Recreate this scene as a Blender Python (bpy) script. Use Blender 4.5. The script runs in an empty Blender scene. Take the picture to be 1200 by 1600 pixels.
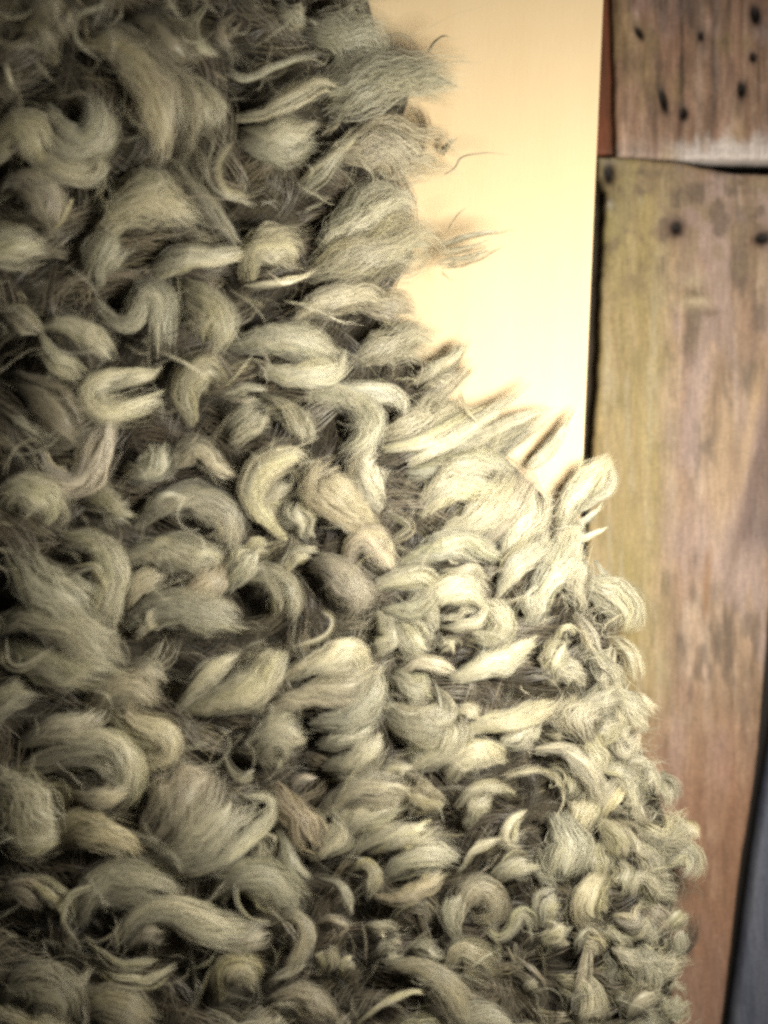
import bpy, math, random
import numpy as np
from mathutils import Vector

# ------------------------------------------------------------------ camera, light, exposure
S = 0.0004                    # metres per photograph pixel on the floor plane
W_PX, H_PX = 1200, 1600
CX, CY = W_PX * S / 2, H_PX * S / 2
CAM_D = 1.10
scene = bpy.context.scene
col = scene.collection

cam_data = bpy.data.cameras.new('camera')
cam_data.sensor_fit = 'VERTICAL'
cam_data.sensor_height = 36
cam_data.lens = 36 * CAM_D / (H_PX * S)
cam_data.clip_start, cam_data.clip_end = 0.01, 50
cam_data.dof.use_dof = True
cam_data.dof.focus_distance = CAM_D - 0.055
cam_data.dof.aperture_fstop = 1.4
cam = bpy.data.objects.new('camera', cam_data)
cam.location = (CX, CY, CAM_D)
col.objects.link(cam)
scene.camera = cam

world = bpy.data.worlds.new('World')
scene.world = world
world.use_nodes = True
bg = world.node_tree.nodes['Background']
bg.inputs['Color'].default_value = (1.0, 0.95, 0.90, 1)
bg.inputs['Strength'].default_value = 0.035

def lamp(name, loc, target, size, power, colour):
    d = bpy.data.lights.new(name, 'AREA')
    d.shape = 'DISK'
    d.size = size
    d.energy = power
    d.color = colour
    d.spread = math.radians(140)
    o = bpy.data.objects.new(name, d)
    o.location = loc
    o.rotation_euler = (Vector(target) - Vector(loc)).to_track_quat('-Z', 'Y').to_euler()
    col.objects.link(o)
    return o

lamp('hand_lamp', (0.47, 0.35, 0.44), (0.30, 0.30, 0.03), 0.17, 5.0, (1.0, 0.955, 0.84))

vs = scene.view_settings
vs.view_transform = 'Standard'
vs.look = 'None'
vs.exposure = 0.0
vs.gamma = 1.0
vs.use_curve_mapping = False
scene.cycles.use_denoising = False
scene.cycles.max_bounces = 6
scene.cycles.diffuse_bounces = 3
scene.cycles.filter_width = 2.9
scene.cycles.transparent_max_bounces = 4

# ------------------------------------------------------------------ helpers
rng = np.random.default_rng(11)

def P(px, py, z=0.0):
    """a place on the floor plan (photograph pixels) lifted to height z"""
    k = S * (CAM_D - z) / CAM_D
    return np.stack([CX + (np.asarray(px, float) - 600) * k,
                     CY - (np.asarray(py, float) - 800) * k,
                     np.zeros_like(np.asarray(px, float)) + z], -1)

def hash2(ix, iy, seed):
    h = (ix.astype(np.int64) * 374761393 + iy.astype(np.int64) * 668265263 + seed * 982451653) & 0xffffffff
    h = ((h ^ (h >> 13)) * 1274126177) & 0xffffffff
    return ((h ^ (h >> 16)) & 0xffff) / 65535.0

def vnoise(x, y, seed=0):
    x = np.asarray(x, float); y = np.asarray(y, float)
    ix, iy = np.floor(x), np.floor(y)
    fx, fy = x - ix, y - iy
    fx = fx * fx * (3 - 2 * fx); fy = fy * fy * (3 - 2 * fy)
    a = hash2(ix, iy, seed); b = hash2(ix + 1, iy, seed)
    c = hash2(ix, iy + 1, seed); d = hash2(ix + 1, iy + 1, seed)
    return (a + (b - a) * fx) * (1 - fy) + (c + (d - c) * fx) * fy

def fbm(x, y, seed=0, octaves=4):
    v, amp, tot = 0, 1.0, 0
    for o in range(octaves):
        v = v + amp * vnoise(np.asarray(x) * 2 ** o, np.asarray(y) * 2 ** o, seed + o * 7)
        tot += amp
        amp *= 0.5
    return v / tot

def sstep(a, b, x):
    t = np.clip((x - a) / (b - a), 0, 1)
    return t * t * (3 - 2 * t)

def mesh_np(name, verts, quads, colours=None, normals=None, smooth=True):
    me = bpy.data.meshes.new(name)
    nv, nq = len(verts), len(quads)
    me.vertices.add(nv)
    me.vertices.foreach_set('co', np.ascontiguousarray(verts, np.float32).ravel())
    me.loops.add(nq * 4)
    me.loops.foreach_set('vertex_index', np.ascontiguousarray(quads, np.int32).ravel())
    me.polygons.add(nq)
    me.polygons.foreach_set('loop_start', np.arange(0, nq * 4, 4, dtype=np.int32))
    me.polygons.foreach_set('loop_total', np.full(nq, 4, np.int32))
    me.update(calc_edges=True)
    if smooth:
        me.polygons.foreach_set('use_smooth', np.ones(nq, bool))
    if colours is not None:
        a = me.color_attributes.new('tint', 'FLOAT_COLOR', 'POINT')
        c = np.ones((nv, 4), np.float32)
        c[:, :3] = colours
        a.data.foreach_set('color', c.ravel())
    if normals is not None:
        me.normals_split_custom_set_from_vertices(np.ascontiguousarray(normals, np.float32))
    return me

def link(name, me, mat, parent=None, loc=None):
    o = bpy.data.objects.new(name, me)
    col.objects.link(o)
    if mat:
        me.materials.append(mat)
    if loc is not None:
        o.location = loc
    if parent is not None:
        o.parent = parent
    return o

# ------------------------------------------------------------------ materials
def base_mat(name, rough, spec=0.3):
    m = bpy.data.materials.new(name)
    m.use_nodes = True
    nt = m.node_tree
    b = nt.nodes['Principled BSDF']
    b.inputs['Roughness'].default_value = rough
    b.inputs['Specular IOR Level'].default_value = spec
    return m, nt, b

def wool_material():
    m, nt, b = base_mat('wool', 0.42, 0.40)
    at = nt.nodes.new('ShaderNodeAttribute'); at.attribute_name = 'tint'
    nt.links.new(at.outputs['Color'], b.inputs['Base Color'])
    b.inputs['Sheen Weight'].default_value = 0.12
    tr = nt.nodes.new('ShaderNodeBsdfTranslucent')
    nt.links.new(at.outputs['Color'], tr.inputs['Color'])
    mx = nt.nodes.new('ShaderNodeMixShader'); mx.inputs[0].default_value = 0.30
    out = nt.nodes['Material Output']
    nt.links.new(b.outputs[0], mx.inputs[1]); nt.links.new(tr.outputs[0], mx.inputs[2])
    nt.links.new(mx.outputs[0], out.inputs['Surface'])
    return m

def hide_material():
    m, nt, b = base_mat('wool_hide', 0.9, 0.1)
    tc = nt.nodes.new('ShaderNodeTexCoord')
    n = nt.nodes.new('ShaderNodeTexNoise'); n.inputs['Scale'].default_value = 260; n.inputs['Detail'].default_value = 5
    nt.links.new(tc.outputs['Object'], n.inputs['Vector'])
    r = nt.nodes.new('ShaderNodeValToRGB')
    r.color_ramp.elements[0].color = (0.022, 0.019, 0.014, 1)  # hide colour darkened to deepen the shade in the gaps
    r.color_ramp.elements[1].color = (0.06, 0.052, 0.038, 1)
    nt.links.new(n.outputs['Fac'], r.inputs[0]); nt.links.new(r.outputs[0], b.inputs['Base Color'])
    bp = nt.nodes.new('ShaderNodeBump'); bp.inputs['Strength'].default_value = 0.8; bp.inputs['Distance'].default_value = 0.003
    nt.links.new(n.outputs['Fac'], bp.inputs['Height']); nt.links.new(bp.outputs[0], b.inputs['Normal'])
    return m

def wood_material(name, rough, fine_strength):
    """large patches of colour come from the board itself (tint); the shader adds fibre grain and fine relief"""
    m, nt, b = base_mat(name, rough, 0.12)
    L = nt.links.new
    at = nt.nodes.new('ShaderNodeAttribute'); at.attribute_name = 'tint'
    tc = nt.nodes.new('ShaderNodeTexCoord')
    mp = nt.nodes.new('ShaderNodeMapping'); mp.inputs['Scale'].default_value = (900, 60, 300)
    L(tc.outputs['Object'], mp.inputs['Vector'])
    n1 = nt.nodes.new('ShaderNodeTexNoise'); n1.inputs['Scale'].default_value = 1.0; n1.inputs['Detail'].default_value = 6; n1.inputs['Roughness'].default_value = 0.65
    L(mp.outputs[0], n1.inputs['Vector'])
    n2 = nt.nodes.new('ShaderNodeTexNoise'); n2.inputs['Scale'].default_value = 700; n2.inputs['Detail'].default_value = 3
    L(tc.outputs['Object'], n2.inputs['Vector'])
    r = nt.nodes.new('ShaderNodeMapRange'); r.inputs['From Min'].default_value = 0.3; r.inputs['From Max'].default_value = 0.7
    r.inputs['To Min'].default_value = 1 - fine_strength; r.inputs['To Max'].default_value = 1 + fine_strength
    L(n1.outputs['Fac'], r.inputs['Value'])
    r2 = nt.nodes.new('ShaderNodeMapRange'); r2.inputs['From Min'].default_value = 0.3; r2.inputs['From Max'].default_value = 0.7
    r2.inputs['To Min'].default_value = 1 - fine_strength * 0.7; r2.inputs['To Max'].default_value = 1 + fine_strength * 0.7
    L(n2.outputs['Fac'], r2.inputs['Value'])
    mm = nt.nodes.new('ShaderNodeMath'); mm.operation = 'MULTIPLY'
    L(r.outputs[0], mm.inputs[0]); L(r2.outputs[0], mm.inputs[1])
    vm = nt.nodes.new('ShaderNodeVectorMath'); vm.operation = 'SCALE'
    L(at.outputs['Color'], vm.inputs[0]); L(mm.outputs[0], vm.inputs['Scale'])
    L(vm.outputs[0], b.inputs['Base Color'])
    bp = nt.nodes.new('ShaderNodeBump'); bp.inputs['Strength'].default_value = 0.5; bp.inputs['Distance'].default_value = 0.0006
    L(n1.outputs['Fac'], bp.inputs['Height']); L(bp.outputs[0], b.inputs['Normal'])
    return m

M_WOOL = wool_material()
M_HIDE = hide_material()
M_WOOD = wood_material('old_wood', 0.62, 0.28)
M_PANEL = wood_material('pale_wood', 0.45, 0.018)
M_DARK = base_mat('dark_ground', 0.95, 0.05)[0]
M_DARK.node_tree.nodes['Principled BSDF'].inputs['Base Color'].default_value = (0.012, 0.010, 0.009, 1)

# ------------------------------------------------------------------ floor: old boards over a dark sub-floor
me = bpy.data.meshes.new('floor')
a = P(-500, -400, -0.035); b = P(1700, 2000, -0.035)
me.from_pydata([(a[0], b[1], -0.035), (b[0], b[1], -0.035), (b[0], a[1], -0.035), (a[0], a[1], -0.035)], [], [(0, 1, 2, 3)])
floor = link('floor', me, M_DARK)
floor['kind'] = 'structure'
floor['label'] = 'old weathered wooden boards with dark gaps under the pale panel'
floor['category'] = 'floor'

def plank(left, right, y0, y1, step, top_edge, bottom_edge, top_z, thick, relief, colour, label=None, shade=0.47):
    """left/right: x as functions of y; the top and bottom edge are functions of x; a solid board with rounded arrises"""
    ny = int((y1 - y0) / step) + 1
    mid = (y0 + y1) / 2
    nx = int((right(mid) - left(mid)) / step) + 1
    v = np.linspace(0, 1, ny)[:, None] + np.zeros((1, nx))
    u = np.linspace(0, 1, nx)[None, :] + np.zeros((ny, 1))
    xa = left(y0 + v * (y1 - y0)); xb = right(y0 + v * (y1 - y0))
    px = xa + u * (xb - xa)
    t_e, b_e = top_edge(px), bottom_edge(px)
    py = t_e + v * (b_e - t_e)
    dist = np.minimum(np.minimum(px - xa, xb - px), np.minimum(py - t_e, b_e - py)) * S   # metres to the arris
    worn = 0.0022 + 0.002 * fbm(px / 60, py / 60, 91)
    z = top_z - 0.0016 * np.clip(1 - dist / worn, 0, 1) ** 2 + relief(px, py)
    k = S
    verts = np.stack([CX + (px - 600) * k, CY - (py - 800) * k, z], -1).reshape(-1, 3)
    cols = colour(px, py, u, v).reshape(-1, 3) * shade * np.array((1.0, 0.985, 0.92))
    idx = np.arange(ny * nx).reshape(ny, nx)
    q = np.stack([idx[:-1, :-1], idx[1:, :-1], idx[1:, 1:], idx[:-1, 1:]], -1).reshape(-1, 4)
    # sides
    border = np.concatenate([idx[0, :], idx[1:, -1], idx[-1, -2::-1], idx[-2:0:-1, 0]])
    low = verts[border].copy(); low[:, 2] = top_z - thick
    base = len(verts)
    nb = len(border)
    lo = base + np.arange(nb)
    q2 = np.stack([border, np.roll(border, -1), np.roll(lo, -1), lo], -1)
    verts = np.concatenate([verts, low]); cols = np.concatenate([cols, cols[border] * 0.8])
    o = link('plank', mesh_np('plank', verts, np.concatenate([q, q2]), cols), M_WOOD, floor)
    if label:
        o['label'] = label
    return o

def blob(px, py, x, y, rx, ry, slant=0.0):
    dx = px - x - slant * (py - y); dy = py - y
    return np.exp(-((dx / rx) ** 2 + (dy / ry) ** 2))

def mixc(c, d, f):
    return c + (np.asarray(d) - c) * np.clip(f, 0, 1)[..., None]

# worm holes and nail holes read off the upper board and the long board
HOLES_UP = [(1036, 158, 4.5, 16, 0.22), (1068, 178, 5, 8, 0), (1158, 141, 5, 11, 0), (1180, 24, 6, 13, 0.1), (998, 52, 4, 8, 0.4), (1094, 57, 3, 6, 0), (1176, 90, 4, 6, 0),
            (1320, 60, 5, 9, 0)]
HOLES_LO = [(1057, 356, 8, 10, 0), (1192, 372, 12, 9, -0.3), (951, 272, 8, 16, 0), (1290, 520, 6, 8, 0)]
def crack_x(y):
    return 1064 + 2.5 * (fbm(y / 40.0, y * 0, 5) - 0.5) * 2 - 0.004 * (y - 120)

def relief_up(px, py):
    g = (fbm(px / 7, py / 120, 3) - 0.5) * 0.0011
    for x, y, rx, ry, s in HOLES_UP:
        g = g - 0.0035 * blob(px, py, x, y, rx, ry, s)
    d = np.abs(px - crack_x(py))
    g = g - 0.0030 * np.exp(-(d / 2.2) ** 2) * (0.35 + 0.65 * fbm(py / 30, px * 0, 8))
    return g

def relief_lo(px, py):
    g = (fbm(px / 8, py / 160, 13) - 0.5) * 0.0013 + (fbm(px / 60, py / 260, 17) - 0.5) * 0.003
    for x, y, rx, ry, s in HOLES_LO:
        g = g - 0.0035 * blob(px, py, x, y, rx, ry, s)
    g = g + 0.004 * (blob(px, py, 1086, 470, 22, 12) + blob(px, py, 950, 320, 10, 10))
    g = g - 0.004 * sstep(0, 40, px - (1188 - 0.22 * (py - 620))) * sstep(520, 640, py) * sstep(930, 820, py)
    return g

def grain(px, py, seed):
    return fbm(px / 9, py / 210, seed, 4) * 0.65 + fbm(px / 30, py / 300, seed + 50, 3) * 0.35

def colour_up(px, py, u, v):
    f = grain(px + 6 * fbm(px / 80, py / 80, 2), py, 21)
    c = np.zeros(px.shape + (3,)) + np.array((0.245, 0.150, 0.105))
    c = mixc(c, (0.345, 0.235, 0.185), sstep(0.42, 0.66, f))
    c = mixc(c, (0.115, 0.075, 0.058), sstep(0.46, 0.28, f) * 0.8)
    c = mixc(c, (0.33, 0.24, 0.23), sstep(0.5, 0.75, fbm(px / 40, py / 90, 31)) * 0.7)
    c = mixc(c, (0.26, 0.185, 0.10), sstep(0.52, 0.72, fbm(px / 50, py / 70, 37)) * 0.6)
    c = mixc(c, (0.095, 0.07, 0.062), sstep(0.55, 0.8, fbm(px / 26, py / 120, 41)) * 0.6)
    c = c * (0.45 + 1.1 * fbm(px / 13, py / 34, 68, 5))[..., None]
    c = mixc(c, (0.27, 0.15, 0.11), 0.45 * sstep(0.48, 0.66, fbm(px / 18, py / 60, 66)))
    # pale worn end of the board
    c = mixc(c, (0.62, 0.56, 0.56), sstep(206, 240, py + 46 * (fbm(px / 16, py / 40, 43) - 0.5)) * (0.25 + 0.75 * sstep(1040, 1075, px)) * 0.78)
    for x, y, rx, ry, s in HOLES_UP:
        c = mixc(c, (0.12, 0.075, 0.06), 0.6 * blob(px, py, x, y, rx * 2.4, ry * 2.2, s))
        c = mixc(c, (0.008, 0.006, 0.006), 1.7 * blob(px, py, x, y, rx * 1.15, ry * 1.15, s))
    d = np.abs(px - crack_x(py))
    c = mixc(c, (0.035, 0.027, 0.025), 0.9 * np.exp(-(d / 2.4) ** 2) * (0.4 + 0.6 * fbm(py / 22, px * 0, 9)) * sstep(235, 190, py))
    c = mixc(c, (0.10, 0.08, 0.075), 0.7 * blob(px, py, 1075, 10, 22, 30))
    return c

def colour_lo(px, py, u, v):
    wob = 24 * (fbm(px / 120, py / 160, 4) - 0.5)
    f = grain(px + wob * 0.6, py, 61)
    c = np.zeros(px.shape + (3,)) + np.array((0.285, 0.195, 0.135))
    c = mixc(c, (0.37, 0.275, 0.215), sstep(0.45, 0.66, f))
    c = mixc(c, (0.185, 0.12, 0.080), sstep(0.47, 0.30, f) * 0.75)
    c = c * (0.50 + 1.0 * fbm(px / 18, py / 42, 67, 5))[..., None]
    c = mixc(c, (0.30, 0.19, 0.145), 0.5 * sstep(0.5, 0.68, fbm(px / 26, py / 90, 69)) * sstep(1020, 1070, px))
    c = mixc(c, (0.11, 0.08, 0.065), 0.65 * sstep(0.55, 0.72, fbm(px / 20, py / 70, 70)))
    # olive, lime-washed margin beside the pale panel
    olive = sstep(1075, 1010, px + wob + 0.02 * (py - 600)) * sstep(1330, 1000, py)
    c = mixc(c, np.array((0.335, 0.265, 0.115)), olive * (0.45 + 0.5 * fbm(px / 14, py / 110, 71)))
    c = mixc(c, (0.36, 0.30, 0.20), olive * sstep(0.55, 0.75, fbm(px / 10, py / 150, 73)) * 0.8)
    # mauve grey weathering
    mauve = sstep(0.45, 0.7, fbm(px / 45, py / 170, 77)) * sstep(1010, 1070, px)
    c = mixc(c, (0.35, 0.255, 0.235), mauve * 0.75)
    # rusty brown towards the far end
    rust = sstep(1000, 1300, py + 40 * (fbm(px / 30, py / 60, 79) - 0.5) * 2)
    c = mixc(c, (0.32, 0.165, 0.105), rust * (0.45 + 0.4 * fbm(px / 14, py / 90, 81)))
    # tan streaks
    c = mixc(c, (0.42, 0.30, 0.20), 0.6 * sstep(26, 0, np.abs(px - (1125 - 0.07 * (py - 780)) - 6 * (fbm(py / 50, px * 0, 83) - 0.5))) * sstep(590, 680, py) * sstep(900, 800, py))
    c = mixc(c, (0.42, 0.29, 0.18), 0.6 * sstep(18, 0, np.abs(px - (1180 - 0.16 * (py - 620)))) * sstep(540, 620, py) * sstep(800, 700, py))
    c = mixc(c, (0.24, 0.12, 0.055), 0.7 * sstep(10, 0, np.abs(px - (1106 - 0.06 * (py - 880)))) * sstep(840, 880, py) * sstep(1000, 930, py))
    # dark bruised edge
    br = sstep(0, 26, px - (1188 - 0.25 * (py - 620)) + wob * 0.4) * sstep(500, 620, py) * sstep(900, 820, py)
    c = mixc(c, (0.15, 0.105, 0.10), 0.75 * br)
    # mottled end by the joint
    endm = sstep(520, 330, py)
    c = mixc(c, (0.24, 0.175, 0.115), endm * sstep(0.4, 0.62, fbm(px / 22, py / 26, 85)) * 0.8)
    c = mixc(c, (0.30, 0.26, 0.12), endm * sstep(1010, 950, px) * 0.7)
    c = mixc(c, (0.12, 0.085, 0.065), endm * sstep(0.5, 0.68, fbm(px / 34, py / 30, 87)) * 0.75)
    c = mixc(c, (0.12, 0.08, 0.055), 0.7 * blob(px, py, 1106, 488, 26, 7))
    c = mixc(c, (0.46, 0.37, 0.26), 0.8 * blob(px, py, 1085, 470, 26, 12) + 0.5 * blob(px, py, 1082, 440, 20, 12))
    c = mixc(c, (0.45, 0.42, 0.34), 0.8 * blob(px, py, 950, 318, 7, 9) + 0.6 * blob(px, py, 950, 252, 16, 6))
    for x, y, rx, ry, s in HOLES_LO:
        c = mixc(c, (0.13, 0.075, 0.065), 0.65 * blob(px, py, x, y, rx * 2.6, ry * 2.4, s))
        c = mixc(c, (0.008, 0.006, 0.006), 1.7 * blob(px, py, x, y, rx, ry, s))
    return c

def edge(pts, amp, scale, seed):
    xs = np.array([p[0] for p in pts], float); ys = np.array([p[1] for p in pts], float)
    return lambda t: np.interp(t, xs, ys) + amp * 2 * (fbm(np.asarray(t) / scale, np.asarray(t) * 0, seed) - 0.5)

plank(edge([(-300, 954), (0, 957), (240, 963)], 1.2, 30, 101), lambda y: np.asarray(y, float) * 0 + 1420, -260, 246, 2.5,
      lambda x: np.asarray(x, float) * 0 - 260, edge([(900, 243), (1065, 249), (1110, 250), (1420, 252)], 1.5, 18, 102), 0.002, 0.022, relief_up, colour_up,
      'upper board with a pale worn end and black worm holes')
plank(edge([(240, 936), (270, 937), (300, 948), (420, 942), (600, 936), (640, 931), (700, 928), (900, 915), (1900, 860)], 2.2, 26, 103),
      edge([(240, 1420), (500, 1340), (760, 1250), (940, 1203), (1100, 1190), (1200, 1181), (1330, 1160), (1500, 1139), (1600, 1127), (1900, 1085)], 1.6, 40, 104), 246, 1850, 3.2,
      edge([(900, 245), (960, 245), (1065, 254), (1100, 262), (1150, 271), (1420, 275)], 1.6, 15, 105), lambda x: np.asarray(x, float) * 0 + 1850, 0.0, 0.022, relief_lo, colour_lo,
      'long board with an olive margin and rusty brown far end')

def colour_red(px, py, u, v):
    f = grain(px, py, 111)
    c = np.zeros(px.shape + (3,)) + np.array((0.17, 0.055, 0.028))
    return mixc(c, (0.10, 0.04, 0.02), sstep(0.4, 0.6, f))
def colour_brown_shaded(px, py, u, v):
    f = grain(px, py, 115)
    c = np.zeros(px.shape + (3,)) + np.array((0.06, 0.042, 0.025))  # brown board, darkened so its colour carries the shade of the gap
    return mixc(c, (0.025, 0.018, 0.012), sstep(0.4, 0.6, f))
flat = lambda px, py: (fbm(px / 8, py / 120, 19) - 0.5) * 0.001
plank(lambda y: np.asarray(y, float) * 0 + 700, edge([(-300, 953.5), (0, 956.5), (240, 962.5)], 1.2, 30, 101), -260, 240, 6,
      lambda x: np.asarray(x, float) * 0 - 260, lambda x: np.asarray(x, float) * 0 + 240, -0.006, 0.018, flat, colour_red, 'reddish brown board in the gap beside the pale panel')
plank(lambda y: np.asarray(y, float) * 0 + 700, edge([(240, 935), (270, 936), (300, 947), (420, 941), (600, 935), (640, 930), (700, 927), (900, 914), (1900, 859)], 2.2, 26, 103), 246, 1000, 6,
      lambda x: np.asarray(x, float) * 0 + 246, lambda x: np.asarray(x, float) * 0 + 1000, -0.016, 0.014, flat, colour_brown_shaded, 'brown board beside the pale panel, darkened with the shade of the gap')
def colour_blue(px, py, u, v):
    f = fbm(px / 12, py / 140, 121)
    c = np.zeros(px.shape + (3,)) + np.array((0.105, 0.115, 0.165))
    return mixc(c, (0.14, 0.15, 0.20), sstep(0.35, 0.65, f))
plank(edge([(700, 1264), (940, 1239), (1100, 1223), (1220, 1203), (1330, 1185), (1500, 1162), (1600, 1149), (1850, 1113)], 1.0, 60, 106),
      lambda y: np.asarray(y, float) * 0 + 1420, 700, 1850, 5, lambda x: np.asarray(x, float) * 0 + 700, lambda x: np.asarray(x, float) * 0 + 1850,
      -0.001, 0.02, flat, colour_blue, 'blue-grey painted board beyond the black gap', 0.46)

# ------------------------------------------------------------------ pale panel
def build_panel():
    top, thick, r = 0.020, 0.0185, 0.0010
    # outline at its own height, in the place seen by the panel's arris
    corners = [P(-260, -220, top), P(952.6, -220, top), P(912 - 0.0437 * 690, 1400, top), P(-260, 1400, top)]
    n = 60
    ring = []
    for i in range(4):
        a, b = corners[i], corners[(i + 1) % 4]
        for k in range(n):
            ring.append(a + (b - a) * k / n)
    ring = np.array(ring)
    cen = ring.mean(0)
    nrm = (ring - cen); nrm[:, 2] = 0
    nrm /= np.linalg.norm(nrm, axis=1)[:, None]
    layers = []
    for off, dz in [(r * 3, 0), (r, -0.0000), (r * 0.3, -r * 0.3), (0, -r), (0, -thick)]:
        L = ring - nrm * off; L[:, 2] = top + dz
        layers.append(L)
    m = len(ring)
    verts = np.concatenate(layers)
    quads = []
    for l in range(len(layers) - 1):
        for i in range(m):
            j = (i + 1) % m
            quads.append((l * m + i, (l + 1) * m + i, (l + 1) * m + j, l * m + j))
    # lid: a grid inside the first ring
    g = n + 1
    A, B, C, D = [ring[i * n] - nrm[i * n] * r * 3 for i in range(4)]
    uu, vv = np.meshgrid(np.linspace(0, 1, g), np.linspace(0, 1, g))
    G = (A[None, None] * ((1 - uu) * (1 - vv))[..., None] + B[None, None] * (uu * (1 - vv))[..., None]
         + C[None, None] * (uu * vv)[..., None] + D[None, None] * ((1 - uu) * vv)[..., None])
    G[..., 2] = top
    base = len(verts)
    verts = np.concatenate([verts, G.reshape(-1, 3)])
    idx = base + np.arange(g * g).reshape(g, g)
    q = np.stack([idx[:-1, :-1], idx[1:, :-1], idx[1:, 1:], idx[:-1, 1:]], -1).reshape(-1, 4)
    quads = np.concatenate([np.array(quads), q])
    # weld the lid's border to the first ring
    verts[idx[0, :-1]] = layers[0][0:n]; verts[idx[:-1, -1]] = layers[0][n:2 * n]
    verts[idx[-1, :0:-1]] = layers[0][2 * n:3 * n]; verts[idx[:0:-1, 0]] = layers[0][3 * n:4 * n]
    f = fbm(verts[:, 0] / 0.006, verts[:, 1] / 0.15, 131)
    c = np.zeros((len(verts), 3)) + np.array((0.53, 0.405, 0.245))
    c = c + (f - 0.5)[:, None] * np.array((0.03, 0.035, 0.035))
    o = link('pale_panel', mesh_np('pale_panel', verts, quads, c, smooth=False), M_PANEL)
    o['label'] = 'smooth pale yellow wooden panel lying on the old boards under the shaggy fleece'
    o['category'] = 'panel'
    return o
build_panel()

# ------------------------------------------------------------------ the fleece
EY = np.array([-300, 0, 60, 140, 200, 260, 330, 400, 470, 530, 610, 660, 720, 780, 830, 950, 1110, 1200, 1300, 1400, 1500, 1600, 1900], float)
EX = np.array([560, 575, 590, 650, 630, 640, 620, 660, 610, 640, 690, 740, 810, 870, 890, 940, 975, 1015, 1045, 1052, 1048, 1050, 1040], float)
def edge_x(py):
    return np.interp(py, EY, EX)

def height(px, py):
    px = np.asarray(px, float); py = np.asarray(py, float)
    d = np.clip(edge_x(py) - px, 0, None)
    out = np.clip(px - edge_x(py), 0, None)
    h = 0.030 - 0.012 * np.clip(out / 45, 0, 1) + 0.050 * (1 - np.exp(-d / 210.0))
    h = h + 0.030 * np.clip((700 - px) / 700, 0, 1.3) * np.clip((900 - py) / 900, 0, 1.3)
    h = h + 0.018 * (fbm(px / 170, py / 170, 201, 2) - 0.5) * np.clip(d / 60, 0, 1)
    return h

root = bpy.data.objects.new('fleece_rug', None)
root.location = P(500, 900, 0.0)
col.objects.link(root)
root['label'] = 'shaggy grey-cream fleece with curly matted locks draped over the pale panel'
root['category'] = 'fleece'
ROOT = np.array(root.location)

def build_hide():
    ny, nx = 190, 120
    vy = np.linspace(-240, 1840, ny)[:, None] + np.zeros((1, nx + 3))
    ex = edge_x(vy[:, :1])
    u = np.concatenate([np.linspace(0, 1, nx) ** 0.8, [1.004, 1.006, 1.006]])[None, :]
    px = -240 + (ex + 240) * u
    h = height(px, vy) - 0.014
    h[:, nx:nx + 1] -= 0.008
    h[:, nx + 1] = 0.021
    px[:, nx:] -= 14
    ground = np.where(px[:, nx + 2] < 950, 0.0195, 0.001)
    h[:, nx + 2] = ground
    k = S * (CAM_D - h) / CAM_D
    verts = np.stack([CX + (px - 600) * k, CY - (vy - 800) * k, h], -1).reshape(-1, 3)
    idx = np.arange(ny * (nx + 3)).reshape(ny, nx + 3)
    q = np.stack([idx[:-1, :-1], idx[1:, :-1], idx[1:, 1:], idx[:-1, 1:]], -1).reshape(-1, 4)
    link('hide', mesh_np('hide', verts - ROOT, q), M_HIDE, root)
build_hide()

def resample(pts, n=48):
    """smooth curve through the points, evenly spaced"""
    p = np.asarray(pts, float)
    p = np.vstack([2 * p[0] - p[1], p, 2 * p[-1] - p[-2]])
    out = []
    for i in range(1, len(p) - 2):
        t = np.linspace(0, 1, 16, endpoint=False)[:, None]
        a, b, c, d = p[i - 1], p[i], p[i + 1], p[i + 2]
        out.append(0.5 * ((2 * b) + (-a + c) * t + (2 * a - 5 * b + 4 * c - d) * t ** 2 + (-a + 3 * b - 3 * c + d) * t ** 3))
    out.append(p[-2:-1])
    c = np.vstack(out)
    s = np.concatenate([[0], np.cumsum(np.linalg.norm(np.diff(c, axis=0), axis=1))])
    q = np.linspace(0, s[-1], n)
    return np.stack([np.interp(q, s, c[:, k]) for k in range(c.shape[1])], -1), s[-1]

def norm(v):
    return v / np.maximum(np.linalg.norm(v, axis=-1, keepdims=True), 1e-9)

def profile(t, shape):
    if shape == 'o':
        return (0.38 + 0.62 * np.clip(t / 0.55, 0, 1) ** 0.9) * np.sqrt(np.clip(1 - (np.clip(t - 0.62, 0, 1) / 0.40) ** 2, 0.012, 1))
    if shape == 't':
        return np.minimum(0.55 + 1.6 * t, 1.0) * np.clip(1.0 - t, 0, 1) ** 0.75 * 1.10 + 0.10
    return 0.95 - 0.45 * np.clip(t, 0, 1) ** 2            # strand

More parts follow.
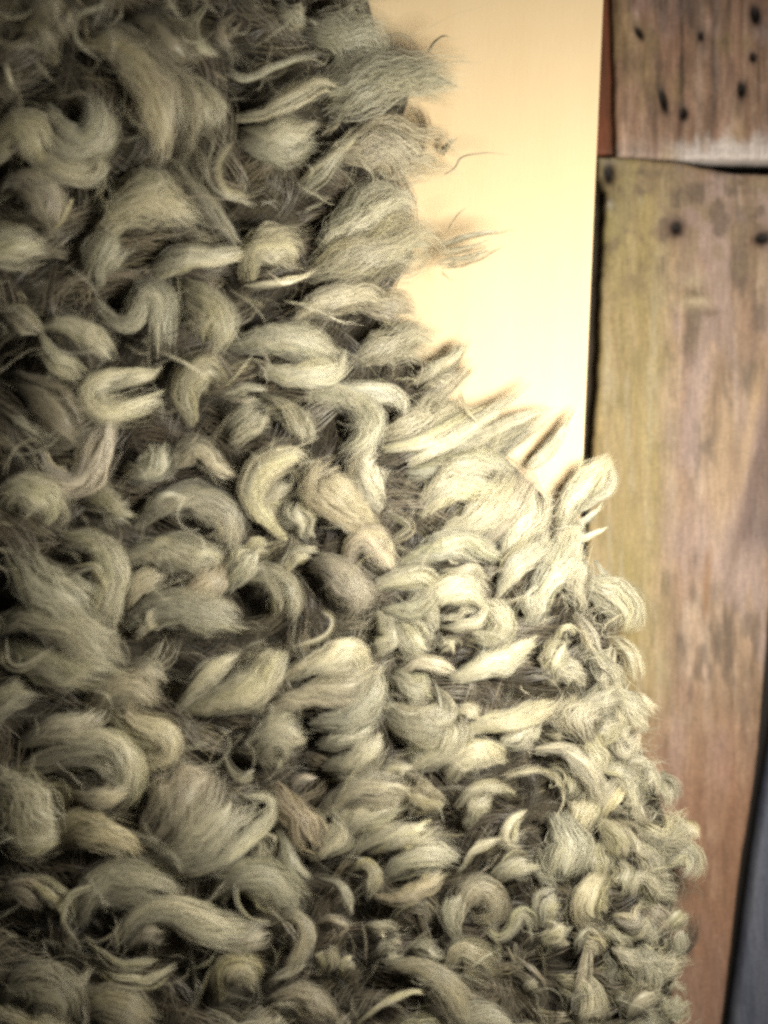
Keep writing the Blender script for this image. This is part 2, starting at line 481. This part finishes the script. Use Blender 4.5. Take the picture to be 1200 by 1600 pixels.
def tuft(axis, w, shape, tone, n, segs, r, fibre=0.00013, fly=0.10, wave=0.10, flat=0.62, loose=1.0, core=False):
    """one lock: ribbons of fibre following a curved axis (world space), gathered in strands"""
    M = len(axis)
    T = norm(np.gradient(axis, axis=0))
    up = np.array((0, 0, 1.0))
    B = norm(np.cross(T, up) + 1e-6)
    N = np.cross(B, T)
    length = np.sum(np.linalg.norm(np.diff(axis, axis=0), axis=1))
    K = max(4, int(n / 40))
    cth = r.uniform(0, 2 * math.pi, K); crho = r.uniform(0.25, 1.0, K) ** 0.6
    cph = r.uniform(0, 2 * math.pi, K); ccol = r.normal(0, 1, K); cend = r.uniform(0.74, 1.06, K)
    who = r.integers(0, K, n)
    cyel = (r.random(K) < 0.22) * r.uniform(0.5, 1.5, K)      # yolk-stained strands
    cdx, cdy = r.normal(0, 0.38, K), r.normal(0, 0.36, K)
    spread = 0.55 if n > 60 else 0.4
    ox = crho[who] * np.cos(cth[who]) + r.normal(0, spread * 0.42, n)
    oy = crho[who] * np.sin(cth[who]) + r.normal(0, spread * 0.42, n)
    rad = np.hypot(ox, oy)
    over = np.maximum(rad / 1.05, 1.0)
    ox /= over; oy /= over
    th0 = np.arctan2(oy, ox); rho0 = np.hypot(ox, oy)
    isfly = r.random(n) < fly
    t0 = r.uniform(-0.02, 0.22, n)
    t1 = np.minimum(cend[who] * r.uniform(0.84, 1.05, n), 1.06)
    short = r.random(n) < 0.25
    t1 = np.where(short, r.uniform(0.5, 0.9, n), t1)
    s = np.linspace(0, 1, segs + 1)[None, :]
    t = t0[:, None] + (t1 - t0)[:, None] * s
    tc = np.clip(t, 0, 1) * (M - 1)
    i0 = np.clip(np.floor(tc).astype(int), 0, M - 2); f = (tc - i0)[..., None]
    def smp(A): return A[i0] * (1 - f) + A[i0 + 1] * f
    ap, aT, aB, aN = smp(axis), norm(smp(T)), norm(smp(B)), norm(smp(N))
    ap = ap + aT * ((t - np.clip(t, 0, 1)) * length)[..., None]
    R = profile(np.clip(t, 0, 1), shape) * w * 0.5
    tw = r.normal(0, 0.7)
    th = th0[:, None] + tw * (t - 0.4)
    # a fibre leaves its strand a little, strands sway together
    freq = r.uniform(1.2, 2.6)
    ph = cph[who][:, None]
    sway = wave * np.sin(2 * math.pi * freq * t + ph)
    sway2 = wave * np.cos(2 * math.pi * freq * t + ph * 1.7)
    indf = r.uniform(1.0, 4.5, n)[:, None]; indp = r.uniform(0, 6.28, n)[:, None]; inda = (np.abs(r.normal(0, 0.055, n)) * loose)[:, None]
    grow = np.where(isfly, r.uniform(0.25, 0.9, n), 0)[:, None] * np.clip(t, 0, 1.1) ** 1.5
    rr = rho0[:, None] * (1 + grow)
    lx = rr * np.cos(th) + sway + inda * np.sin(6.28 * indf * t + indp) + grow * 0.35 * np.sin(7 * t + indp)
    ly = rr * np.sin(th) + sway2 + inda * np.cos(6.28 * indf * t * 0.9 + indp)
    drift = np.clip(t, 0, 1.1) ** 2
    a_, b_ = R, R * flat
    pos = ap + aB * (lx * a_)[..., None] + aN * (ly * b_)[..., None]
    # strands part from one another towards the tip, single hairs stray further
    fray = 0.5 * w * drift
    stray = np.where(isfly, r.normal(0, 0.55, n), r.normal(0, 0.10, n))[:, None] * fray
    stray2 = np.where(isfly, r.normal(0, 0.45, n), r.normal(0, 0.08, n))[:, None] * fray
    crimp = 0.035 * w * np.sin(2 * math.pi * (length / 0.014) * t + indp * 0.25 + ph)
    pos = pos + aB * (cdx[who][:, None] * fray * 0.7 + stray + crimp)[..., None] + aN * (cdy[who][:, None] * fray * 0.7 + stray2)[..., None]
    out = norm(aB * (np.cos(th) / 1.0)[..., None] + aN * (np.sin(th) / flat)[..., None])
    tan = norm(np.gradient(pos, axis=1))
    rot = r.normal(0, 0.55, n)[:, None, None]
    wd = norm(np.cross(out, tan))
    out2 = norm(np.cross(tan, wd))
    wd2 = wd * np.cos(rot) + out2 * np.sin(rot)
    ng = norm(np.cross(tan, wd2))
    hw = fibre * r.uniform(0.55, 1.25, n) * np.where(isfly, 0.55, 1.0)
    hw = hw[:, None] * (1 - 0.72 * np.clip((s - 0.55) / 0.45, 0, 1) ** 1.5) * np.ones_like(t)
    off = wd2 * hw[..., None]
    v = np.stack([pos - off, pos + off], 2)                          # n, segs+1, 2, 3
    nb = norm(out * 0.75 + ng * 0.45)
    nm = np.stack([norm(nb - wd2 * 0.3), norm(nb + wd2 * 0.3)], 2)
    L = (0.385 + 0.25 * tone) * r.uniform(0.84, 1.14)
    fc = L * (1 + 0.10 * ccol[who] + r.normal(0, 0.12, n))
    fc = np.clip(fc, 0.06, 0.72)
    warm = np.clip(r.normal(0.02, 0.012), 0, 0.05) + 0.010 * np.clip(ccol[who], -1.5, 1.5)
    mauve = max(0.0, r.normal(-0.01, 0.028))           # some locks are duskier, mauve-brown
    rgb = np.stack([fc * (1.015 + warm - 0.02 * tone), fc * (0.948 - mauve - 0.06 * max(0.0, -tone)), fc * (0.69 - 0.3 * mauve - 0.07 * cyel[who] - warm * 1.2 + 0.05 * tone)], -1)
    rgb = np.broadcast_to(rgb[:, None, None, :], v.shape).copy()
    # the weathered tips are a little paler than the brown-grey root end
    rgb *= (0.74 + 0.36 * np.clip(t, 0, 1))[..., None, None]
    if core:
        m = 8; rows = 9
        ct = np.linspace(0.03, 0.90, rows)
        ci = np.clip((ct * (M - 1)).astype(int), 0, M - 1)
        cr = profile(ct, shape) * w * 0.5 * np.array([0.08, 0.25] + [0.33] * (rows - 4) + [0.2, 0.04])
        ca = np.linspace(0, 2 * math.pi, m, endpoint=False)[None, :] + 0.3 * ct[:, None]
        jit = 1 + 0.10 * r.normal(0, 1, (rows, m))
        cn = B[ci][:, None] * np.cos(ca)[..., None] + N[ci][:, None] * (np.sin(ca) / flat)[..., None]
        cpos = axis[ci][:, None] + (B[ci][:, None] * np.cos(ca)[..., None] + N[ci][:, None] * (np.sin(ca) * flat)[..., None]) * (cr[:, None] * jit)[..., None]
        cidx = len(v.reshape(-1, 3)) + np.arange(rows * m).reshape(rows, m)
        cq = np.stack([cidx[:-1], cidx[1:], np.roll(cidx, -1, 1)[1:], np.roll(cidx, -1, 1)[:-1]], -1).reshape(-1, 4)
        crgb = np.broadcast_to(rgb.reshape(-1, 3).mean(0) * 0.92, (rows * m, 3))  # core darker than its fibres: shade inside the lock put into colour
    base = (np.arange(n) * (segs + 1) * 2)[:, None]
    k = np.arange(segs)[None, :] * 2
    q = np.stack([base + k, base + k + 2, base + k + 3, base + k + 1], -1).reshape(-1, 4)
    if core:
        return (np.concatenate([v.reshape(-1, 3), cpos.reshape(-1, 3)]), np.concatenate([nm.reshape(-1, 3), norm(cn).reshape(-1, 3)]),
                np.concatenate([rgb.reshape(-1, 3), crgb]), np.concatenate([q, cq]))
    return v.reshape(-1, 3), nm.reshape(-1, 3), rgb.reshape(-1, 3), q

# read off the photograph: width, tone (wool colour with some light of the bright patch put in), shape (o rounded, t pointed, s thin strand), axis from root to tip
LOCK_TABLE = """
95 .05 o 130,65 190,75 235,130 255,190 250,260
14 .0 s 165,10 125,25 120,60 150,85
45 .35 o 60,180 90,225 130,235 165,210 160,170
35 .3 o 75,165 100,200 135,215 150,185 140,150
42 .2 o 20,230 80,255 140,270 165,240
60 .1 o -10,250 20,200 50,210 70,250
60 .0 o 0,300 40,285 75,320 80,360
22 .0 t 80,360 100,335 120,310
18 .4 t 0,90 12,110 22,140
40 -.5 o 20,60 60,40 80,70
55 -.5 o 30,0 80,20 100,60
22 .2 o 320,10 300,40 310,70 345,90
42 -.4 o 370,20 350,50 365,70
70 -.5 o 200,20 250,50 300,100
42 -.2 t 285,215 290,260 320,310 370,380
18 -.1 s 330,215 325,260 345,300 400,320
14 .0 s 360,225 340,255 350,295 395,310
70 .1 o 150,380 190,330 250,310 310,330
60 .0 o 180,300 230,290 260,330
16 .4 s 355,115 385,125 430,105 480,88 505,95
30 .3 o 370,185 420,175 460,150 505,130 525,135
75 .1 o 375,215 430,220 490,205
34 .4 t 470,300 500,270 530,240 563,205
20 .2 t 500,210 525,190 540,170
40 .1 o 430,10 450,20 480,40
100 .3 o 480,40 540,55 590,80 600,100
112 .15 t 510,150 590,125 660,120 738,142
6 -.3 s 590,80 608,58 630,55 648,70 658,88
7 -.3 s 668,85 680,66 695,57 713,66
98 .25 o 530,235 600,225 650,240 698,258
4 -.2 s 690,275 710,262 722,245 760,238 797,241
12 .0 t 688,240 700,225 712,213
75 .35 o 500,400 550,350 610,320 655,322
95 .35 o 485,425 560,400 640,380 697,388
22 .1 s 685,378 740,362 802,355
22 .1 s 685,412 740,402 790,382
14 .1 s 690,395 740,385 780,370
5 -.1 s 700,362 714,338 728,325
4 -.1 s 688,425 703,436 715,439
58 .3 o 385,440 400,395 440,385 470,405
18 .5 t 385,447 430,442 470,435 497,425
52 .35 o 460,498 510,470 560,462 608,482
55 .35 o 360,540 420,530 480,535 530,560
46 .35 o 405,578 460,588 520,580 537,550
9 .6 s 350,602 375,575 397,553
62 .35 o 553,567 600,542 650,530 692,537
52 .1 o 560,480 610,480 648,492
32 .2 t 650,600 690,575 715,550 734,522
42 .2 t 655,625 700,595 740,568
42 .2 o 405,620 440,640 470,670 485,695
60 .4 o 480,620 540,620 580,650 575,690 545,712
30 .5 o 500,610 570,610 622,625 627,650
56 .15 o 358,695 385,660 412,638
56 .3 o 595,682 650,662 700,640 722,615
32 .3 o 600,702 660,690 720,662 762,640
8 .5 s 715,608 730,640 752,667
44 .55 o 150,472 180,505 208,500 222,465 242,462 255,490 256,545
62 .15 o 145,445 160,400 195,378
36 .3 o 60,510 100,508 140,528 178,562
36 .1 o 60,520 82,560 132,592
36 .15 o -5,478 38,500 62,522
40 .3 t 238,427 290,402 340,400 390,391
72 .1 o 285,445 320,470 338,500 330,545
36 .3 o 308,525 333,508 346,488
42 .4 o 252,583 200,590 152,600 140,620 168,642 220,632 248,625
12 .4 s 190,602 230,590 256,572
50 .7 o 63,703 75,740 115,757 142,735 160,690 176,652
46 .45 o 193,733 220,742 250,722 257,698
42 .2 t 268,722 310,702 342,730 370,743
16 .3 o -5,638 30,655 62,676
62 -.6 o 20,590 70,620 120,682
50 .1 o 300,662 290,605 325,580 345,602
18 .3 s 348,622 388,606 425,611
62 .3 o -5,795 30,770 70,788 62,815
52 .15 o 212,822 250,790 300,783 350,808 357,852
12 .5 s 238,782 265,771 288,781
46 .4 o 288,802 328,795 352,820 342,852
82 .1 o 15,862 50,902 110,942 155,965
52 .2 o 98,840 150,850 172,890 165,972
14 .4 s 108,892 150,885 172,922
52 .3 o 188,872 240,860 300,864 348,870
40 .2 o 198,962 215,920 262,888
60 -.2 o 347,872 335,905 288,922
62 .1 o 198,972 250,952 320,955 378,976
40 .35 o 208,992 228,962 252,944
72 .15 o -5,977 60,965 120,990 182,1042
72 .05 o 8,1002 60,1032 130,1042 188,1052
14 .3 s 5,998 10,1035 40,1042 82,1010
32 .4 o 273,1112 310,1070 350,1032 373,1018
56 .2 o 288,1112 350,1092 400,1070 423,1028
62 .2 o 128,1112 170,1085 210,1080 247,1112
46 .2 o 213,1090 230,1050 248,1062
46 .3 o 28,1162 80,1140 130,1130 152,1108
62 .3 o 38,1202 100,1180 170,1170 197,1215 172,1242
36 .4 o 98,1232 150,1242 198,1230
56 .25 o 158,1098 200,1130 250,1148 262,1178 222,1192
92 .2 o -12,1213 30,1240 70,1280 97,1305
46 .45 o -5,1312 50,1312 93,1293
72 .0 t 88,1302 130,1292 180,1310 217,1332
92 .25 o 218,1332 270,1282 300,1232 310,1198
100 .25 o 228,1352 300,1322 350,1270 372,1238
24 .4 o 220,1362 290,1362 350,1340 395,1302 426,1270 424,1246 400,1243
60 .15 o 238,1252 290,1232 332,1213
30 .1 o 18,1373 60,1380 92,1402 112,1432
36 -.2 o -5,1402 30,1390 72,1412
66 .0 o 118,1442 150,1392 220,1380 268,1397
12 .2 s 150,1382 110,1400 100,1440 125,1477
50 .5 o 178,1472 220,1432 270,1425 330,1445 402,1452
42 .5 o 188,1482 230,1452 272,1448
42 .2 o 318,1472 370,1470 422,1448
24 .3 o 23,1498 60,1506 90,1530 130,1536 147,1513
22 .35 o 143,1500 180,1530 230,1536 267,1513
20 .2 o 138,1475 190,1510 252,1500
72 -.1 o -5,1562 50,1540 95,1560 100,1605
80 -.3 o 118,1560 170,1572 232,1605
46 .0 o 343,1562 350,1520 385,1510 402,1542
5 .3 s 285,1602 310,1560 332,1500
46 .35 o 442,842 400,792 400,750 430,716 465,705 480,720
40 .3 o 432,832 415,790 425,770 457,759
46 .3 o 482,842 465,800 472,778
66 .4 o 592,832 550,802 512,770 500,755 537,741
52 .8 o 592,797 578,760 574,728 592,712
16 .2 s 598,793 625,808 641,826 608,847
50 .6 o 543,882 555,852 580,845 613,882
42 .45 o 368,902 420,900 446,930 440,972
46 .3 o 348,922 380,880 402,858
66 .3 o 488,880 520,890 553,928 563,955
8 .4 s 458,900 471,940 454,977
26 .2 o 438,902 460,870 492,859
10 .4 s 497,953 518,965 512,990 475,1005 438,1011
36 .5 o 578,922 620,905 670,903 684,922
36 .4 o 598,952 640,956 670,930 677,908
46 .6 o 677,982 672,940 700,922 740,925 762,950
40 .35 o 690,977 730,966 758,942
48 .3 o 735,990 765,995 785,968 760,945
52 .55 o 612,962 635,985 673,1022
36 .1 o 588,958 610,990 600,1022
24 .2 o 688,1022 705,1003 715,1017
42 .4 o 438,1062 480,1040 520,1030 548,1018 573,1047
46 .3 o 418,1112 490,1082 550,1070 588,1048
52 .35 o 488,1132 550,1120 580,1082 590,1048
50 .1 o 398,1112 410,1060 442,1018
32 .45 o 622,1047 660,1035 708,1051
46 .35 o 608,1062 640,1070 668,1092
36 .45 o 680,1078 697,1100 690,1122 638,1122
46 .45 o 708,1062 750,1045 800,1022 833,1003
30 .4 o 368,862 400,850 423,861
46 .45 o 618,882 670,860 710,845 740,850 777,872
18 .5 o 690,828 700,860 722,872
28 .4 o 688,895 740,890 763,901
46 .6 o 638,742 700,732 760,720 798,736
62 .55 o 658,802 690,766 740,750 773,760
62 .5 o 688,832 740,812 780,780 802,738
32 .6 t 638,722 700,690 760,650 822,604
32 .6 t 688,722 740,690 800,660 859,637
42 .6 t 738,732 790,690 830,662 857,643
46 .7 o 788,882 800,840 830,800 837,758
42 .7 o 758,852 790,810 815,770 832,728
26 .7 t 828,732 868,690 902,638
46 .7 o 878,832 890,790 920,750 947,713
36 .7 o 898,802 935,772 951,745 945,722
14 .7 t 898,842 925,836 947,825
20 .7 t 898,822 930,800 942,787
52 .7 o 838,972 850,920 880,870 902,818
46 .7 o 828,978 840,942 857,918
42 .5 o 778,932 800,890 830,860 852,828
52 .6 o 912,952 900,900 895,848
12 .7 t 928,878 945,900 962,917
62 .7 o 905,915 945,925 980,955 972,985
28 .6 o 898,958 920,990 937,1022
22 .6 o 868,1002 885,984 897,1002
46 .5 o 858,1072 870,1030 887,998
42 .4 o 848,1062 890,1050 912,1072
28 .6 o 958,998 985,1020 997,1062
30 .6 o 955,1008 950,1050 962,1092
36 .4 o 918,998 940,1040 972,1092
70 .6 o 922,1160 905,1125 918,1090
56 .6 o 958,1078 985,1110 1002,1142
26 .6 t 983,1090 1010,1100 1029,1116
36 .6 o 958,1148 980,1172 990,1150
26 .6 o 708,1122 730,1110 748,1122
36 .45 o 722,1147 760,1130 800,1125 840,1110 868,1099
46 .55 o 778,1172 810,1150 843,1128
52 .5 o 702,1222 720,1192 760,1180 778,1192
34 .6 o 838,1172 880,1170 915,1200 936,1240 935,1263
12 .5 s 788,1217 840,1205 870,1220 881,1250 868,1277
36 .55 o 938,1198 970,1210 986,1240 980,1272
30 .55 o 968,1192 1000,1190 1016,1220 1014,1252
40 .35 o 1028,1208 1045,1230 1046,1262
72 .5 o 870,1272 887,1310 885,1350 878,1378
42 .4 o 838,1328 850,1360 873,1377
28 .55 o 825,1268 800,1285 795,1310 817,1326
18 .4 o 718,1362 740,1330 770,1315 788,1312
38 .5 o 768,1377 800,1355 837,1354
20 .7 o 983,1298 1000,1325 1022,1341
56 .4 o 998,1290 1040,1310 1073,1278
46 .5 o 1038,1352 1070,1330 1080,1350 1068,1372
36 .5 o 1055,1278 1080,1300 1076,1322
56 .5 o 947,1358 930,1390 920,1420 937,1442
40 .45 o 983,1402 1000,1375 1020,1385 1021,1412
32 .4 o 958,1430 990,1440 1002,1418
46 .4 o 708,1442 730,1400 760,1390 772,1420 745,1432
36 .35 o 710,1472 705,1430 717,1398
24 .45 o 752,1448 780,1466 800,1450 815,1424 832,1440 836,1462
42 .45 o 857,1452 850,1420 872,1398
46 .35 o 848,1482 870,1452 888,1448
52 .4 o 698,1522 720,1490 750,1500 767,1522
18 .4 o 898,1492 908,1465 922,1448
22 .4 o 921,1468 915,1510 904,1553
36 .35 o 958,1478 990,1500 1008,1498
30 .35 o 978,1472 1000,1450 1012,1438
46 .4 o 1036,1452 1055,1432 1067,1418
42 .4 o 1048,1502 1060,1472 1061,1448
42 .35 o 1036,1542 1060,1530 1072,1518
46 .3 o 1036,1600 1052,1580 1060,1550
18 .55 o 818,1552 830,1536 842,1529
52 .3 o 978,1592 1000,1562 1032,1550
46 .25 o 898,1602 920,1572 942,1558
30 .5 o 403,1172 420,1140 445,1120 457,1108
62 .3 o 432,1197 415,1170 440,1142 472,1150
42 .35 o 498,1167 540,1150 578,1128
42 .3 o 508,1202 560,1185 592,1148
26 .35 o 518,1217 540,1210 563,1198
62 .25 o 598,1108 640,1130 690,1140 702,1128
52 .3 o 638,1202 680,1180 711,1150 705,1118
32 .15 o 588,1217 620,1200 648,1199
18 .4 o 350,1178 365,1205 385,1215 403,1199
16 .35 o 453,1242 465,1220 493,1214
52 .4 o 498,1272 540,1242 600,1230 637,1235 634,1252
46 .2 o 508,1302 560,1280 623,1258
32 .15 o 548,1332 590,1302 633,1273
46 -.2 o 428,1228 450,1260 480,1300 502,1332
42 .4 o 483,1342 520,1320 536,1290 528,1268
24 .2 o 433,1288 445,1320 455,1355 475,1375 493,1380
32 .5 o 578,1332 620,1310 658,1300 673,1294
52 .4 o 598,1372 640,1346 680,1340 708,1345
20 .3 o 498,1370 530,1380 546,1405 550,1428
30 .0 o 548,1362 570,1350 586,1370 579,1402
30 .35 o 588,1402 620,1406 660,1390 693,1368
40 .0 o 388,1308 410,1320 421,1353
62 .0 o 338,1402 370,1372 420,1380 463,1422
8 .3 s 370,1383 372,1410 390,1435 417,1441
26 .2 o 418,1442 460,1430 481,1460 470,1490 448,1522
18 .3 o 418,1537 450,1520 478,1503
16 .05 o 488,1447 515,1435 541,1450 528,1467
28 .5 o 563,1457 590,1446 618,1450
36 .35 o 583,1502 600,1490 628,1489
20 .3 o 598,1472 612,1468 628,1470
26 .5 o 533,1532 541,1512 554,1498
36 .05 o 500,1522 511,1500 504,1478
52 .15 o 418,1572 470,1560 523,1592
20 .35 o 558,1602 600,1572 640,1552 663,1549
46 .1 o 608,1508 660,1515 700,1550 722,1602
36 .1 o 638,1478 665,1482 693,1492
52 -.3 o 692,1252 665,1252 638,1238
26 .35 o 713,1262 740,1236 780,1230 803,1241
36 .2 o 728,1292 740,1260 763,1238
"""
LOCKS = []
for line in LOCK_TABLE.strip().splitlines():
    f = line.split()
    LOCKS.append((float(f[0]), float(f[1]), f[2], [tuple(map(float, p.split(','))) for p in f[3:]]))


def lock_axis(pts, w, lift, shape):
    p = np.array(pts, float)
    c, length = resample(p, 48)
    t = np.linspace(0, 1, 48)
    hh = height(c[:, 0], c[:, 1])
    # smooth ground under the lock, arched middle, root and tip tucked down
    hh = np.convolve(np.pad(hh, 6, mode='edge'), np.ones(13) / 13, 'valid')
    arch = np.sin(math.pi * np.clip(0.10 + 0.85 * t, 0, 1)) ** 0.7
    z = hh + lift + (0.30 * w * S) * arch + min(length, 160) * S * 0.10 * arch
    z = z - (0.010 + 0.04 * w * S) * (1 - t) ** 2
    if shape == 's':
        z = hh + lift + 0.012 + 0.006 * arch
    k = S * (CAM_D - z) / CAM_D
    return np.stack([CX + (c[:, 0] - 600) * k, CY - (c[:, 1] - 800) * k, z], -1), length

def add_lock(w, tone, shape, pts, lift, seed):
    if shape != 's':
        w *= 0.94
    r = np.random.default_rng(seed)
    ax, length = lock_axis(pts, w, lift, shape)
    if shape == 's':
        n = int(np.clip(w * 3.0, 6, 70)); segs = 14
    else:
        n = int(np.clip(w * length / 8.8, 150, 700)); segs = 7 if length < 140 else 9
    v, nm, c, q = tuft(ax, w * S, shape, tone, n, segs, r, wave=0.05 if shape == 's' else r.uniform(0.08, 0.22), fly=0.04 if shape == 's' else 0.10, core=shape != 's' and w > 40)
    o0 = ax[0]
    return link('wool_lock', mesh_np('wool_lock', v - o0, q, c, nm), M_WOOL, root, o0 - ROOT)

count = 0
DIRS = []
for i, (w, tone, shape, pts) in enumerate(LOCKS):
    r = random.Random(i * 7 + 3)
    lift = 0.006 + r.uniform(0, 0.006) + (0.004 if w < 40 else 0)
    add_lock(w, tone, shape, pts, lift, 1000 + i)
    count += 1
    m = np.mean(np.array(pts, float), 0); d = np.array(pts[-1], float) - np.array(pts[0], float)
    DIRS.append((m[0], m[1], d[0], d[1]))
DIRS = np.array(DIRS)

# locks between the ones read off the photograph, lower in the pile
def flow(x, y):
    w = np.exp(-((DIRS[:, 0] - x) ** 2 + (DIRS[:, 1] - y) ** 2) / (2 * 110.0 ** 2)) + 1e-6
    v = (w[:, None] * norm(DIRS[:, 2:])).sum(0) + np.array((0.15, 0.0)) * w.sum()
    return math.atan2(v[1], v[0])

def wander(x, y, ang, length, bend, n=4):
    pts = [(x, y)]
    for k in range(n):
        ang2 = ang + bend * (k / (n - 1)) ** 1.3
        x += math.cos(ang2) * length / n; y += math.sin(ang2) * length / n
        pts.append((x, y))
    return pts

def in_between(number):
    """small locks in the widest gaps"""
    taken = np.concatenate([resample(np.array(p, float), 8)[0] for _, _, _, p in LOCKS])
    r = np.random.default_rng(5)
    cand = np.stack([r.uniform(-20, 1060, 4000), r.uniform(-20, 1620, 4000)], -1)
    cand = cand[cand[:, 0] < edge_x(cand[:, 1]) - 10]
    for k in range(number):
        d = np.min(np.hypot(cand[:, None, 0] - taken[None, :, 0], cand[:, None, 1] - taken[None, :, 1]), 1)
        x, y = cand[np.argmax(d)]
        w = float(np.clip(d.max() * 0.95, 24, 60)); ang = flow(x, y) + r.normal(0, 0.5); ln = w * r.uniform(1.8, 2.6)
        x0, y0 = x - math.cos(ang) * ln * 0.5, y - math.sin(ang) * ln * 0.5
        pts = wander(x0, y0, ang, ln, r.normal(0, 1.1))
        add_lock(w / 0.94, float(r.uniform(-0.2, 0.35)), r.choice(['o', 't']), pts, float(r.uniform(0, 0.006)), 5000 + k)
        taken = np.concatenate([taken, resample(np.array(pts), 8)[0]])
in_between(10)

def rim(number):
    """plump tufts that round off the hanging margin"""
    r = np.random.default_rng(8)
    for k in range(number):
        y = 1090 + 530 * (k + 0.5) / number + r.uniform(-14, 14)
        x = float(edge_x(y)) - (6, 62, 24, 110)[k % 4] - r.uniform(0, 16)
        ang = r.uniform(-1.2, 1.6)
        w = r.uniform(32, 62); ln = w * r.uniform(1.2, 1.6)
        pts = wander(x - math.cos(ang) * ln * 0.6, y - math.sin(ang) * ln * 0.6, ang, ln, r.normal(0.4, 0.7))
        add_lock(w, float(r.uniform(0.2, 0.5)), 'o', pts, 0.003, 7000 + k)
rim(32)

def under_layer(number, wmin, wmax, lift0, lift1, nf, seed, name, region, spacing=44):
    r = np.random.default_rng(seed)
    V, NM, C, Q = [], [], [], []
    base = 0; made = 0; tries = 0
    cells = np.array([(cy, cx) for cy in range(region[2], region[3], int(spacing * 1.2)) for cx in range(region[0], region[1], spacing)], float)
    r.shuffle(cells)
    while made < number and tries < len(cells):
        tries += 1
        y, x = cells[tries % len(cells)] + r.uniform(-22, 22, 2)
        if x > edge_x(y) - 2:
            continue
        ang = flow(x, y) + r.normal(0, 0.6)
        big = 1.25 - 0.45 * np.clip((x + 0.5 * y) / 1500, 0, 1)
        w = r.uniform(wmin, wmax) * big
        ln = w * r.uniform(1.6, 2.9)
        pts = wander(x, y, ang, ln, r.normal(0, 1.0))
        if pts[-1][0] > edge_x(pts[-1][1]) + 12:
            continue
        ax, length = lock_axis(pts, w, r.uniform(lift0, lift1), 'o')
        v, nm, c, q = tuft(ax, w * S, r.choice(['o', 't']), r.normal(-1.05, 0.25), nf, 5, r, fibre=0.00020, fly=0.15, wave=0.12, loose=1.5)  # brown undercoat, its colour darkened to deepen the shade between locks
        V.append(v); NM.append(nm); C.append(c); Q.append(q + base); base += len(v); made += 1
    o = link(name, mesh_np(name, np.concatenate(V) - ROOT, np.concatenate(Q), np.concatenate(C), np.concatenate(NM)), M_WOOL, root)
    o['kind'] = 'stuff'

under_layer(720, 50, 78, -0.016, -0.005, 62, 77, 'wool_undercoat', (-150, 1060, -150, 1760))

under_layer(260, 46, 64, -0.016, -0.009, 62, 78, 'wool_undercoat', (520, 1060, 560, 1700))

# fine loose hairs all over the pile and a fuzzy margin
def fuzz(number, seed):
    r = np.random.default_rng(seed)
    V, NM, C, Q = [], [], [], []
    base = 0
    for k in range(number):
        y = r.uniform(-150, 1750)
        if r.random() < 0.35:
            x = edge_x(y) - r.uniform(-5, 60); ang = r.normal(-0.2, 0.9); ln = r.uniform(20, 70)
        else:
            x = r.uniform(-150, edge_x(y) - 20); ang = flow(x, y) + r.normal(0, 0.9); ln = r.uniform(30, 110)
        pts = wander(x, y, ang, ln, r.normal(0, 1.5))
        ax, length = lock_axis(pts, 10, r.uniform(0.002, 0.022), 's')
        v, nm, c, q = tuft(ax, r.uniform(5, 26) * S, 's', r.normal(0.2, 0.3), int(r.integers(3, 8)), 8, r, fibre=0.00009, fly=0.4, loose=4.0)
        V.append(v); NM.append(nm); C.append(c); Q.append(q + base); base += len(v)
    o = link('loose_hair', mesh_np('loose_hair', np.concatenate(V) - ROOT, np.concatenate(Q), np.concatenate(C), np.concatenate(NM)), M_WOOL, root)
    o['kind'] = 'stuff'
fuzz(1700, 55)
print('locks', count, 'tris', sum(len(m.polygons) * 2 for m in bpy.data.meshes))
